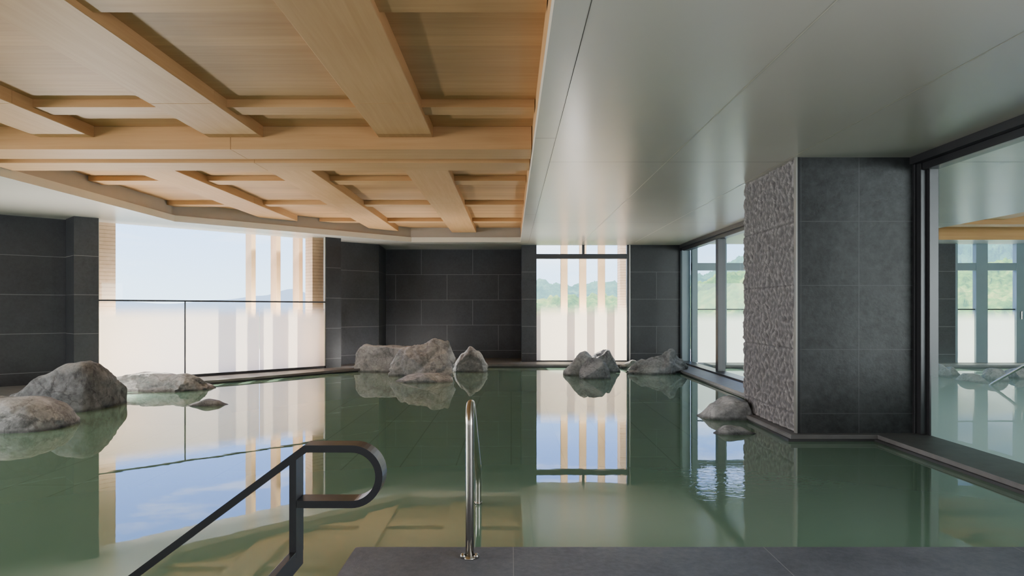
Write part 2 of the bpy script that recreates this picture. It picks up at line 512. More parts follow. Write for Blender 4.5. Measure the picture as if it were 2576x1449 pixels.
WATER_L = [(-10.2, -4.), (4.0, -4.), (4.0, 14.8), (.4, 14.8), (.4, 15.9), (-2.95, 15.9), (-3.0, 14.5), (-10.2, 7.4)]
bm = N(); bm.faces.new([bm.verts.new((x, y, 0)) for x, y in WATER_L])
obj('water', bm, M['water'], kind='structure', label='still green bath water mirroring the windows')
bm = N(); bm.faces.new([bm.verts.new((x, y, 0)) for x, y in ((4.0, -4.), (18., -4.), (18., 14.6), (4.0, 14.6))])
obj('water', bm, M['water'], kind='structure', label='bath water of the room behind the right-hand glass')

# deck at the camera
bm = N()
uv = bm.loops.layers.uv.verify()
add_prism(bm, [(-.75, -4.), (3.32, -4.), (3.32, 3.28), (-.75, 3.28)], FLOOR, DECK)
for f in bm.faces:
    for l in f.loops: l[uv].uv = (l.vert.co.x+1.19, l.vert.co.y+4.5)
es = [e for e in bm.edges if all(abs(v.co.z-DECK) < 1e-5 for v in e.verts)]
bmesh.ops.bevel(bm, geom=es, offset=.006, segments=2, affect='EDGES')
obj('deck', bm, M['deck'], kind='structure')
# submerged bench in front of the deck
bm = N(); add_box(bm, -1.28, 3.2, 3.281, 4.03, FLOOR, -.12, .01)
obj('trim_1', bm, M['bench'], kind='structure')

def kerb(name, inner, outer):
    """stone ledge: slab with a small overhang over a darker base; inner = pool side polyline"""
    e = empty(name, (inner[0][0], inner[0][1], 0), kind='structure')
    poly = inner + outer[::-1]
    bm = N(); add_prism(bm, poly, .022, DECK)
    es = [ed for ed in bm.edges if all(v.co.z > DECK-1e-4 for v in ed.verts)]
    bmesh.ops.bevel(bm, geom=es, offset=.007, segments=2, affect='EDGES')
    obj('slab', bm, M['kerb'], e)
    # base set back by 3 cm
    ins = []
    n = len(inner)
    for i, p in enumerate(inner):
        d = Vector(inner[min(i+1, n-1)])-Vector(inner[max(i-1, 0)]); d.normalize()
        o = Vector((-d.y, d.x))
        s = 1 if (Vector(outer[min(i, len(outer)-1)])-Vector(p)).dot(o) > 0 else -1
        ins.append((p[0]+o.x*.03*s, p[1]+o.y*.03*s))
    bm = N(); add_prism(bm, ins + outer[::-1], FLOOR, .0215)
    obj('base', bm, M['kerb_dark'], e)
    return e
kerb('trim_2', [(-9.3, 6.5), (-4.56, 11.2), (-3.42, 12.62), (-3.0, 13.05), (-2.2, 13.75), (-1.4, 14.1), (-.5, 14.1), (3.18, 14.05)],
     [(-10.2, 7.45), (-6.5, 11.0), (-4.6, 13.), (-3.6, 14.0), (-2.9, 14.8), (-2.9, 16.), (.3, 16.), (3.75, 14.95)])
kerb('trim_3', [(3.18, 14.0), (3.14, 7.72)], [(3.9, 14.0), (3.9, 7.72)])
kerb('trim_4', [(2.54, 7.72), (2.54, 6.20), (3.33, 6.20), (3.32, -3.9)], [(3.9, 7.72), (3.9, -3.9)])
kerb('trim_5', [(4.1, 13.9), (18., 13.9)], [(4.1, 15.), (18., 15.)])

# ------------------------------------------------------------------ pillar with split-face side
pil = empty('pillar', (3.15, 7., DECK), kind='structure', label='dark stone pillar with a rough split-face left side')
PX0, PX1, PY0, PY1 = 2.63, 3.72, 6.29, 7.70
bm = N()
add_prism(bm, [(PX0+.02, PY0), (PX1, PY0), (PX1, PY1), (PX0+.02, PY1)], DECK, H+.3, 0, -.02)
obj('cladding', bm, M['pillar'], pil)
bm = N()
ny, nz = 104, 190
rows = []
for j in range(nz+1):
    z = DECK + (H-DECK)*j/nz
    row = []
    for i in range(ny+1):
        y = PY0+.03 + (PY1-PY0-.03)*i/ny
        p = Vector((y*11.5+noise.noise(Vector((y*9,z*9,1)))*.5, z*8.+noise.noise(Vector((y*9,z*9,5)))*.5, 0))
        d1 = noise.voronoi(p)[0]
        a = min(1., (d1[1]-d1[0])*1.5)
        b = noise.fractal(Vector((y*20, z*15, 3)), 1.0, 2.0, 4)
        c = noise.noise(Vector((y*4.5, z*3.5, 7)))
        k = .030-.045*a*(.7+.5*c)+.016*b+.012*c
        zz = (H-z) % .59
        edge = min(zz, .59-zz)
        if edge < .007: k -= .012
        x = PX0+.012 - max(-.012, k)
        if i in (0, ny) or j in (0, nz): x = PX0+.022
        row.append(bm.verts.new((x, y, z)))
    rows.append(row)
for j in range(nz):
    for i in range(ny):
        bm.faces.new((rows[j][i], rows[j][i+1], rows[j+1][i+1], rows[j+1][i]))
bmesh.ops.recalc_face_normals(bm, faces=bm.faces)
if sum(f.normal.x for f in bm.faces) > 0: bmesh.ops.reverse_faces(bm, faces=bm.faces)
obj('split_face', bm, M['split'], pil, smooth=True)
bm = N(); add_box(bm, PX0-.012, PX0+.004, PY0-.012, PY0+.03, DECK, H)
obj('corner_trim', bm, M['silver'], pil, label='silver corner trim')
bm = N(); add_box(bm, PX0+.004, PX0+.026, PY0-.006, PY0+.02, DECK, H)
obj('shadow_gap', bm, M['black'], pil, label='black shadow gap beside the corner trim')

# ------------------------------------------------------------------ windows
def bars(parent, name, boxes, mat, bev=.004):
    for b in boxes:
        bm = N(); add_box(bm, *b, bev=bev); obj(name, bm, mat, parent)

def quad_panel(bm, p0, p1, z0, z1, th=.012):
    d = (Vector(p1)-Vector(p0)).normalized(); n = Vector((-d.y, d.x))*th
    add_prism(bm, [p0, p1, (p1[0]+n.x, p1[1]+n.y), (p0[0]+n.x, p0[1]+n.y)], z0, z1)

def sheet(bm, p0, p1, z0, z1):
    bm.faces.new([bm.verts.new(q) for q in ((p0[0], p0[1], z0), (p1[0], p1[1], z0), (p1[0], p1[1], z1), (p0[0], p0[1], z1))])

def lerp(p, q, k): return (p[0]+(q[0]-p[0])*k, p[1]+(q[1]-p[1])*k)

# window 1: the wide angled window
w1 = empty('window_1', (*lerp(A1, B0, .5), DECK), kind='structure', label='wide angled window with etched lower panes')
W0, W1 = off(A1, .04), off(B0, .04)
bm = N(); sheet(bm, W0, W1, 1.355, H); obj('pane', bm, M['glass'], w1)
S1 = off(on_diag(468, CW), .04); S2 = off(on_diag(655, CW), .04)
for a, b in ((W0, S1), (S1, S2), (S2, W1)):
    bm = N(); sheet(bm, lerp(a, b, .003), lerp(a, b, .997), .10, 1.325); obj('frosted_pane', bm, M['frost'], w1, label='etched glass pane')
bm = N(); quad_panel(bm, off(W0, -.02), off(W1, -.02), 1.325, 1.352, .04); obj('transom', bm, M['frame'], w1)
bm = N(); quad_panel(bm, off(W0, -.03), off(W1, -.03), DECK, .105, .06); obj('sill', bm, M['frame'], w1)
for s in (S1,):
    bm = N(); add_prism(bm, [(s[0]-.008, s[1]-.012), (s[0]+.008, s[1]-.0), (s[0]+.004, s[1]+.016), (s[0]-.012, s[1]+.004)], .105, 1.325); obj('mullion', bm, M['frame'], w1)
for e0, k in ((W0, .012), (W1, -.012)):
    q = (e0[0]+T.x*k, e0[1]+T.y*k)
    bm = N(); quad_panel(bm, off(e0, -.02) if k > 0 else off(q, -.02), off(q, -.02) if k > 0 else off(e0, -.02), DECK, H, .05); obj('jamb', bm, M['lip'], w1)

# window 2: back window
w2 = empty('window_2', (1.55, 14.9, DECK), kind='structure', label='tall back window with top lights and an etched lower pane')
x0, x1, yb = .553, 2.535, 14.9
bm = N(); sheet(bm, (x0, yb), (x1-.02, yb), 2.40, H); obj('pane', bm, M['glass'], w2)
bm = N(); sheet(bm, (x0, yb), (x1-.02, yb), 1.37, 2.30); obj('pane', bm, M['glass'], w2)
bm = N(); sheet(bm, (x0, yb), (x1-.02, yb), .07, 1.37); obj('frosted_pane', bm, M['frost_back'], w2, label='etched glass pane')
bars(w2, 'transom', [(x0, x1, yb-.05, yb+.05, 2.30, 2.405)], M['frame'])
bars(w2, 'mullion', [(1.545, 1.60, yb-.03, yb+.03, 2.405, H)], M['frame'])
bars(w2, 'jamb', [(x1-.02, x1+.03, yb-.06, yb+.05, DECK, H)], M['frame'])
bars(w2, 'edge_trim', [(x1+.03, x1+.055, yb-.08, yb+.05, DECK, H)], M['silver'])
bars(w2, 'sill', [(x0, x1, yb-.03, yb+.03, DECK, .085)], M['frame'])

# window 3: glazing between pillar and back wall
GX = 3.78
w3 = empty('window_3', (GX, 11.2, DECK), kind='structure', label='side glazing between the pillar and the back wall')
bm = N(); sheet(bm, (GX, 14.85), (GX, 7.70), DECK, H-.1); obj('pane', bm, M['glass_teal'], w3)
bars(w3, 'head', [(3.66, 3.84, 7.70, 14.85, H-.07, H), (3.71, 3.84, 7.70, 14.85, H-.14, H-.07)], M['frame'])
bars(w3, 'sill', [(3.60, 3.84, 7.70, 14.85, DECK, DECK+.03)], M['frame'])
bars(w3, 'mullion', [(3.70, 3.84, 12.22, 12.36, DECK, H-.13)], M['frame'])
bars(w3, 'jamb', [(3.68, 3.86, 14.70, 14.85, DECK, H-.13)], M['frame_teal'])
bars(w3, 'jamb', [(3.70, 3.86, 7.72, 7.80, DECK, H-.13)], M['frame'])

# window 4: near glazing right of the pillar
w4 = empty('window_4', (GX, 5., DECK), kind='structure', label='near side glazing with an etched lower band')
bm = N(); sheet(bm, (GX+.01, 6.29), (GX+.01, -3.), .91, H-.1); obj('pane', bm, M['glass_teal'], w4)
bm = N(); sheet(bm, (GX+.01, 6.29), (GX+.01, -3.), DECK, .91); obj('frosted_pane', bm, M['frost_teal'], w4, label='etched glass band')
bars(w4, 'head', [(3.67, 3.86, -3., 6.29, H-.07, H), (3.735, 3.86, -3., 6.29, H-.135, H-.07)], M['frame'])
bars(w4, 'jamb', [(3.72, 3.86, 6.20, 6.36, DECK, H-.07), (3.70, 3.80, 6.26, 6.30, DECK, H-.07), (3.775, 3.86, 6.16, 6.22, DECK, H-.13)], M['frame'])

# window 5: the neighbouring bath's window wall, seen through the glass
w5 = empty('window_5', (7., 14.6, DECK), kind='structure', label='window wall of the room behind the glass')
ym = 14.62
def nwin(x0, x1, mull):
    bm = N(); sheet(bm, (x0, ym), (x1, ym), 2.19, H); obj('pane', bm, M['glass'], w5)
    bm = N(); sheet(bm, (x0, ym), (x1, ym), 1.21, 2.03); obj('pane', bm, M['glass'], w5)
    bm = N(); sheet(bm, (x0, ym), (x1, ym), DECK, 1.185); obj('frosted_pane', bm, M['frost_green'], w5, label='etched glass pane')
    bars(w5, 'transom', [(x0, x1, ym-.05, ym+.05, 2.03, 2.19)], M['frame_teal'])
    bars(w5, 'rail', [(x0, x1, ym-.02, ym+.02, 1.185, 1.212)], M['frame'])
    for a, b in mull: bars(w5, 'mullion', [(a, b, ym-.06, ym+.06, DECK, H)], M['frame_teal'])
nwin(3.86, 8.97, [(3.86, 3.98), (4.47, 4.60), (6.2, 6.35), (7.6, 7.75)])
nwin(9.47, 17.9, [(9.47, 9.53), (9.92, 10.17), (10.78, 11.02), (12.4, 12.6), (14.2, 14.4)])
bm = N(); add_box(bm, 10.86, 10.89, ym-.10, ym-.06, .98, 1.16, .01); obj('handle', bm, M['steel'], w5, label='steel door handle')

# ------------------------------------------------------------------ ceilings
O = [(-5.37, -3.5), (-5.37, 10.90), (-2.08, 14.22), (.196, 14.22), (.196, -3.5)]
def ceiling_with_hole(name, outer, hole, seams, seam_mats):
    bm = N()
    a = [bm.verts.new((x, y, H)) for x, y in outer]
    b = [bm.verts.new((x, y, H)) for x, y in hole]
    es = []
    for L in (a, b):
        for i in range(len(L)): es.append(bm.edges.new((L[i], L[(i+1) % len(L)])))
    bmesh.ops.triangle_fill(bm, use_beauty=True, use_dissolve=False, edges=es)
    # remove triangles inside the hole, if any
    bmesh.ops.recalc_face_normals(bm, faces=bm.faces)
    for f in bm.faces:
        if f.normal.z > 0: f.normal_flip()
        f.material_index = 0
    for (xa, xb, ya, yb2, mi) in seams:
        f = bm.faces.new([bm.verts.new(q) for q in ((xa, ya, H-.0012), (xa, yb2, H-.0012), (xb, yb2, H-.0012), (xb, ya, H-.0012))])
        f.normal_update()
        if f.normal.z > 0: f.normal_flip()
        f.material_index = mi
    return obj(name, bm, [M['ceiling']]+seam_mats, kind='structure')
seams = []
for X, mi in ((.365, 1), (1.475, 2), (2.585, 2)):
    seams.append((X-(.002+.002*(mi > 1)), X+(.002+.002*(mi > 1)), -3.5, 14.2, mi))
for Y in (6.48, 11.0, 2.0): seams.append((.365, 3.66, Y-.003, Y+.003, 1))
for Y in (1.1, 5.58, 10.06): seams.append((.196, .365, Y-.003, Y+.003, 1))
ceiling_with_hole('ceiling', [(-10.2, -4.), (-10.2, 7.4), (-3.55, 14.05), (-2.93, 14.7), (-2.93, 15.95), (.4, 15.95), (.4, 14.95), (3.86, 14.95), (3.86, -4.)], O, seams, [M['joint'], M['joint_light']])
O2 = [(7.38, -3.5), (7.38, 13.75), (12.8, 13.75), (12.8, -3.5)]
ceiling_with_hole('ceiling', [(3.861, -4.), (3.861, 14.7), (18., 14.7), (18., -4.)], O2, [(3.87, 7.37, 6.48-.004, 6.48+.004, 1), (3.87, 7.37, 11.-.004, 11.+.004, 1)], [M['joint']])

bm = N(); add_prism(bm, [(-10.6, -4.3), (18.3, -4.3), (18.3, 14.75), (3.9, 15.), (.5, 15.), (.5, 16.25), (-3.3, 16.25), off(WR0, .05), off(A0, .05), off(WL0, .3)], 3.0, 3.25)
obj('roof', bm, M['plaster'], kind='structure')

def ribbon(bm, pts, z0, z1):
    for p, q in zip(pts[:-1], pts[1:]): sheet(bm, p, q, z0, z1)
bm = N(); ribbon(bm, O, H, 2.70)
obj('trim_6', bm, M['lip'], kind='structure')
Oo = [(-5.41, -3.5), (-5.41, 10.92), (-2.10, 14.27), (.196, 14.27)]
bm = N(); ribbon(bm, Oo, 2.70, 2.93)
for i in range(3):
    bm.faces.new([bm.verts.new((*q, 2.70)) for q in (O[i], O[i+1], Oo[i+1], Oo[i])])
obj('trim_7', bm, M['fascia'], kind='structure')
bm = N(); sheet(bm, (.197, 14.22), (.197, -3.5), 2.70, 2.93)
obj('trim_8', bm, M['wood_beam'], kind='structure')
bm = N(); sheet(bm, (7.38, -3.5), (7.38, 13.75), H, 2.93); sheet(bm, (7.38, 13.75), (12.8, 13.75), H, 2.93); sheet(bm, (12.8, 13.75), (12.8, -3.5), H, 2.93)
obj('trim_9', bm, M['wood_cross'], kind='structure')

# timber panel above the beams
bm = N(); bm.faces.new([bm.verts.new((x, y, 2.906)) for x, y in ((-5.5, -3.6), (-5.5, 10.98), (-2.1, 14.35), (.25, 14.35), (.25, -3.6))])
obj('ceiling_timber', bm, M['wood_plank'], kind='structure', label='timber plank ceiling panel')
bm = N(); bm.faces.new([bm.verts.new((x, y, 2.906)) for x, y in ((7.3, -3.6), (7.3, 13.8), (12.9, 13.8), (12.9, -3.6))])
obj('ceiling_timber', bm, M['wood_plank'], kind='structure', label='timber plank ceiling of the neighbouring bath')

# beams
LONG = [(-1.234, -.728, 'nearest the white ceiling'), (-2.815, -2.31, 'middle one of three'), (-4.39, -3.885, 'nearest the angled window')]
def long_beam(x0, x1, y0, y1a, y1b, label):
    bm = N()
    j = 5.31 if y0 < 0 else 10.3
    add_prism(bm, [(x0, y0), (x1, y0), (x1, j-.002), (x0, j-.002)], 2.80, 2.905)
    add_prism(bm, [(x0, j+.002), (x1, j+.002), (x1, y1b), (x0, y1a)], 2.80, 2.905)
    es = [e for e in bm.edges if all(v.co.z < 2.801 for v in e.verts)]
    bmesh.ops.bevel(bm, geom=es, offset=.004, segments=1, affect='EDGES')
    return obj('ceiling_beam', bm, M['wood_beam'], kind='thing', label=label, cat='ceiling beam', group='wide timber beams running away from the camera')
for x0, x1, w in LONG:
    long_beam(x0, x1, -3.4, 6.355, 6.355, 'wide timber beam in front of the double cross beam, %s' % w)
    ea = min(14.22, x0+16.29); eb = min(14.22, x1+16.29)
    long_beam(x0, x1, 7.345, ea, eb, 'wide timber beam behind the double cross beam, %s' % w)
    # plank joints are modelled as fine grooves
for (ya, yb2, lab) in ((6.36, 6.77, 'timber cross beam running the full width, front one of the pair'), (6.95, 7.34, 'timber cross beam running the full width, rear one of the pair')):
    bm = N()
    for xa, xb in ((-5.36, -2.6165), (-2.6135, .19)):
        add_box(bm, xa, xb, ya, yb2, 2.69, 2.905, .002)
    obj('ceiling_beam', bm, M['wood_cross'], kind='thing', label=lab, cat='ceiling beam', group='full-width timber cross beams')
BAYS = [(-5.40, -4.39, 'in the outermost left bay'), (-3.885, -2.815, 'in the bay left of middle beam'),
        (-2.31, -1.234, 'in the bay right of middle beam'), (-.728, .19, 'in the bay beside white ceiling')]
ROWS = [(3.57, 3.77, 'nearest row'), (5.54, 5.76, 'row before double beam'), (8.71, 9.0, 'first row behind double beam'),
        (10.70, 10.92, 'second row behind double beam'), (12.73, 12.95, 'farthest row')]
for ya, yb2, rl in ROWS:
    for xa, xb, bl in BAYS:
        lim = ya-16.31
        a = max(xa, lim); 
        if xb-a < .15: continue
        bm = N(); add_prism(bm, [(a, ya), (xb, ya), (xb, yb2), (max(xa, yb2-16.31), yb2)], 2.84, 2.905)
        obj('timber_batten', bm, M['wood_cross'], kind='thing', label='thin timber batten %s, %s' % (bl, rl), cat='batten', group='thin timber cross battens')
# joints across the wide beams (thin dark lines) -> part of the beams' own neighbours
for i, (x0, x1, w) in enumerate(LONG):
    pass
# neighbouring coffer beams, mirrored
for (xa, xb, ya, yb2, z, lab) in ((7.42, 12.7, 12.21, 12.6, 2.72, 'timber cross beam beyond the right-hand glass'),
                                 (8.3, 8.8, -3., 12.2, 2.80, 'wide timber beam beyond the right-hand glass, nearer the glass'), (9.9, 10.4, -3., 12.2, 2.80, 'wide timber beam beyond the right-hand glass, farther from the glass')):
    bm = N(); add_box(bm, xa, xb, ya, yb2, z, 2.905, .003)
    obj('ceiling_beam', bm, M['wood_cross'], kind='thing', label=lab, cat='ceiling beam', group='timber beams of the neighbouring bath')

# ------------------------------------------------------------------ handrails
SC = 1.75/F
def hp(x, y): return ((x-1286)*SC, EYE-(y-778)*SC)
hr = empty('handrail', (hp(736, 1390)[0], 1.78, .575), label='black flat-bar handrail with a rounded end loop, sloping down into the bath', cat='handrail')
y0, y1 = 1.75, 1.813
path = [hp(767-720, 1129.6+.742*720), hp(767, 1129.6), hp(883, 1129.6)]
for k in range(1, 25):
    a = math.pi/2 - math.pi*k/24
    path.append(hp(883+70*math.cos(a), 1199.5-70*math.sin(a)))
path.append(hp(746, 1269.5))
bm = N(); bar_xz(bm, path, .0185, y0, y1); obj('top_rail', bm, M['black'], hr, label='sloping rail ending in a D-shaped loop')
bm = N(); bar_xz(bm, [hp(736, 1154), hp(736, 1404)], .0179, y0+.0006, y1-.0006); obj('post', bm, M['black'], hr)
px = hp(736, 0)[0]; zt = hp(0, 1389)[1]
bm = N(); add_box(bm, px-.0087, px+.0087, .62, y1-.0012, zt-.052, zt-.0008, .001); obj('mounting_arm', bm, M['black'], hr)
bm = N(); add_box(bm, px-.00925, px+.00925, .60, .66, DECK, zt, .001); add_box(bm, px-.05, px+.05, .57, .69, DECK, DECK+.008, .002); obj('foot', bm, M['black'], hr)
lx, lz = path[0]
bm = N(); bar_xz(bm, [(lx+.01, lz), (lx+.01, FLOOR)], .0185, y0, y1); obj('post', bm, M['black'], hr)

gr = empty('grab_rail', (-.19, 3.127, DECK), label='brushed steel grab rail rising from the deck and bending down into the water', cat='grab rail')
gx, gy, r0 = -.190, 3.127, .0195
R = .085
top = .775-r0
pth = [(gx, gy, DECK+.005), (gx, gy, .35), (gx, gy, top-R*1.0)]
for k in range(1, 13):
    a = math.pi*.72*k/12
    pth.append((gx-.001*k/12, gy+R-R*math.cos(a), top-R+R*math.sin(a)))
ex, ey, ez = pth[-1]
bx, by, bz = -.203, 4.21, .22
# small bend at the far leg
d = (Vector((bx, by, bz))-Vector((ex, ey, ez))).normalized()
pth2 = [Vector((bx, by, bz))-d*.10]
for k in range(1, 8):
    t = k/8
    p0_, p1_, p2_ = Vector((bx, by, bz))-d*.10, Vector((bx, by, bz)), Vector((bx, by, bz-.10))
    pth2.append(p0_*(1-t)**2+p1_*2*t*(1-t)+p2_*t*t)
pth2.append(Vector((bx, by, bz-.10)))
pth = pth + pth2 + [Vector((bx, by, .0)), Vector((bx, by, FLOOR+.002))]
bm = N(); add_tube(bm, pth, r0, 24); obj('tube', bm, M['steel'], gr, smooth=True)
bm = N(); add_lathe(bm, gx, gy, [(.030, DECK), (.030, DECK+.004), (.029, DECK+.006), (.021, DECK+.012), (.0200, DECK+.013)]); obj('flange', bm, M['steel'], gr, smooth=True)
for s in (-1, 1):
    bm = N(); bmesh.ops.create_uvsphere(bm, u_segments=16, v_segments=10, radius=.014, matrix=Matrix.Translation((gx+s*.030, gy-.006, DECK+.011))); obj('cap_nut', bm, M['steel'], gr, smooth=True)
bm = N(); add_lathe(bm, bx, by, [(.0205, .002), (.023, .002), (.023, .014), (.0205, .014)]); obj('collar', bm, M['steel'], gr, smooth=True)

# neighbour's stair rail
bm = N(); add_tube(bm, [(7.57, 10.8, FLOOR), (7.57, 10.8, -.04), (7.575, 10.79, .0), (7.60, 10.745, .045), (7.81, 10.36, .36), (8.25, 9.56, 1.0)], .021, 14)
obj('grab_rail', bm, M['steel'], smooth=True, label='steel rail sloping into the bath behind the right-hand glass', cat='grab rail')

# ------------------------------------------------------------------ rocks
def interp(prof, u):
    for (a, va), (b, vb) in zip(prof[:-1], prof[1:]):
        if u <= b:
            t = (u-a)/(b-a) if b > a else 0
            t = t*t*(3-2*t)
            return va+(vb-va)*t
    return prof[-1][1]

def rock(label, xl, xr, D, hgt, prof, depth=None, seed=1, mat='rock', sub=6, cuts=9, rough=.05, e=2.6, name='boulder', base=None, group=None, rz=0., up=0.):
    """boulder standing in the water; xl..xr is its width, prof its skyline from left to right"""
    rnd = random.Random(seed)
    w = (xr-xl); cx = (xl+xr)/2
    dp = depth or w*.7
    base = -FLOOR if base is None else base
    bm = N()
    bmesh.ops.create_icosphere(bm, subdivisions=sub, radius=1.0)
    planes = []
    for _ in range(cuts):
        a = rnd.uniform(0, 2*math.pi); z = rnd.uniform(-.1, .9)
        s = math.sqrt(1-z*z)
        planes.append((Vector((s*math.cos(a), s*math.sin(a), z)), rnd.uniform(.70, .92)))
    offs = Vector((rnd.uniform(0, 50), rnd.uniform(0, 50), rnd.uniform(0, 50)))
    cr, sr = math.cos(rz), math.sin(rz)
    for v in bm.verts:
        n = v.co.normalized()
        k = (abs(n.x)**e+abs(n.y)**e+abs(n.z)**e)**(1/e)
        p = n/k
        for pn, po in planes:
            q = p.dot(pn)-po
            if q > 0: p = p-pn*q*.92
        s = Vector((p.x*w*.5, p.y*dp*.5, p.z*hgt))
        q = s*1.0+offs
        f1 = noise.fractal(q*3.0, .9, 2.1, 5)
        f2 = noise.ridged_multi_fractal(q*2.2, .9, 2.1, 5, 1.0, 2.0)*.35-.35
        vd = noise.voronoi(q*1.9+Vector((f1, f1, f1))*.25)[0]
        f3 = -max(0., .16-(vd[1]-vd[0]))*4. + (.5-vd[0])*.5
        p = p + n*(f1*rough+f2*rough*.8+f3*rough*.8)
        x = max(-1, min(1, p.x))
        hz = hgt*interp(prof, (x+1)/2) if p.z > 0 else base
        if p.z < 0:
            sh = 1.0
        z = p.z*hz + (up if p.z > 0 else 0)
        X, Y = p.x*w*.5, p.y*dp*.5
        v.co = Vector((cx + X*cr-Y*sr, D + X*sr+Y*cr, z))
    return obj(name, bm, M[mat], smooth=True, origin=(cx, D, FLOOR if base == -FLOOR else -base), label=label, cat='rock', group=group)

def pX(px, D): return (px-1286)/F*D
def rk(label, x0, x1, wy, topy, prof, **kw):
    """convenience: picture extents -> metres on the water plane"""
    D = EYE*F/(wy-778)
    dp = kw.pop('depth', None) or (pX(x1, D)-pX(x0, D))*.65
    Dc = D+dp*.42
    h = EYE-(topy-778)*Dc/F
    return rock(label, pX(x0, Dc), pX(x1, Dc), Dc, h/max(.75, 1), prof, depth=dp, **kw)

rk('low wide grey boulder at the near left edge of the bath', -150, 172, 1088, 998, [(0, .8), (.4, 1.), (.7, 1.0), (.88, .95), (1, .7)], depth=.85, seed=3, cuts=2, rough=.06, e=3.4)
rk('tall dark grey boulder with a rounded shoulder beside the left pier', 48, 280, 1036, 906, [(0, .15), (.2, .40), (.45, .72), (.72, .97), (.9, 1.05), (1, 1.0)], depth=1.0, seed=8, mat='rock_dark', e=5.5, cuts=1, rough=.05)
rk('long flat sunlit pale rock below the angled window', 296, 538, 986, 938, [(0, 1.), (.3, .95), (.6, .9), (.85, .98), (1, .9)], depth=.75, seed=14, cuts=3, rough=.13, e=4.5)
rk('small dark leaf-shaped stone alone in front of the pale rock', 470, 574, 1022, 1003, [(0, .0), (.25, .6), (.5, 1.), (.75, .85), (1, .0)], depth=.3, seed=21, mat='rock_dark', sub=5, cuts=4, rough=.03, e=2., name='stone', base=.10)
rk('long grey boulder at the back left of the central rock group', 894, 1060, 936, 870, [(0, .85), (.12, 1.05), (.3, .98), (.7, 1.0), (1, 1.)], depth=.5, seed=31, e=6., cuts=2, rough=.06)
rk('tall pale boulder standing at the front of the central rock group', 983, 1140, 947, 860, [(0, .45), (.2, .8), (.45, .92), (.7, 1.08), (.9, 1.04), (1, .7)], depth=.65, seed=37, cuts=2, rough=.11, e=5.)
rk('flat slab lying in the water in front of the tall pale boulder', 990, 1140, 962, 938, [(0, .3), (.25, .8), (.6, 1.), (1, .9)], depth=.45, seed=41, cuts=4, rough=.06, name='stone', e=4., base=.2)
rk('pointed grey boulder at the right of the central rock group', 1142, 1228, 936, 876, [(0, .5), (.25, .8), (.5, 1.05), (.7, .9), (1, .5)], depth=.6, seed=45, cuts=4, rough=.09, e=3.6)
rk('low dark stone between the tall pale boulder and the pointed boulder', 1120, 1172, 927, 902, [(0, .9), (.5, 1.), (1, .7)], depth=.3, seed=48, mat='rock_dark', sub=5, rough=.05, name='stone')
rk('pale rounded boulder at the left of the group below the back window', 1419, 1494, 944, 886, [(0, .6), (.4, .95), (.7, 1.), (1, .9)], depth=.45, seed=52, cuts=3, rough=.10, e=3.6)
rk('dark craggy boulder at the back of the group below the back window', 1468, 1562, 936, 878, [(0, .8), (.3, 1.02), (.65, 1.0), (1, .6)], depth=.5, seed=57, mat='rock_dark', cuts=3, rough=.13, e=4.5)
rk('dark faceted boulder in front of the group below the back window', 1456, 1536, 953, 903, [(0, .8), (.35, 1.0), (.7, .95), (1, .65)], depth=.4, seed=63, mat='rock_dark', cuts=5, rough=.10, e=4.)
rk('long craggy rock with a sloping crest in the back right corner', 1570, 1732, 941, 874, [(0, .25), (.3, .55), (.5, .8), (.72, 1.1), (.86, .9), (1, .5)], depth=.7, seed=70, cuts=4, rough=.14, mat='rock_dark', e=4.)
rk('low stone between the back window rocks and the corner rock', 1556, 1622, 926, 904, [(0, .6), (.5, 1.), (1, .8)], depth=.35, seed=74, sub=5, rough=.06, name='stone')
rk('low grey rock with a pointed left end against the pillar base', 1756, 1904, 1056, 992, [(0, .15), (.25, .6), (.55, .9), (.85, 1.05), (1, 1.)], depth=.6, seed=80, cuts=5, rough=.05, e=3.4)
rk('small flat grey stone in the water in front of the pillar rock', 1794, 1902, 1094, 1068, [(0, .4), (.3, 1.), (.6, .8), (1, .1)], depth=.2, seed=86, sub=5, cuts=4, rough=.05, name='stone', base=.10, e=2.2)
# rocks of the neighbouring bath
NB = [(2342, 2388, 948, 915, 'rounded rock nearest the frame, behind the right-hand glass'), (2376, 2404, 946, 920, 'small rock second from the frame, behind the right-hand glass'),
      (2404, 2478, 962, 938, 'low flat rock, front one behind the right-hand glass'), (2474, 2534, 958, 926, 'round rock left of the sloping rail, behind the right-hand glass'),
      (2526, 2590, 952, 922, 'dark rock behind the sloping rail, behind the right-hand glass')]
for i, (a, b, wy, ty, lab) in enumerate(NB):
    rk(lab, a, b, wy, ty, [(0, .7), (.3, 1.), (.7, .95), (1, .6)], depth=.45, seed=90+i, sub=5, cuts=8, rough=.05, name='boulder', group='rocks of the neighbouring bath')

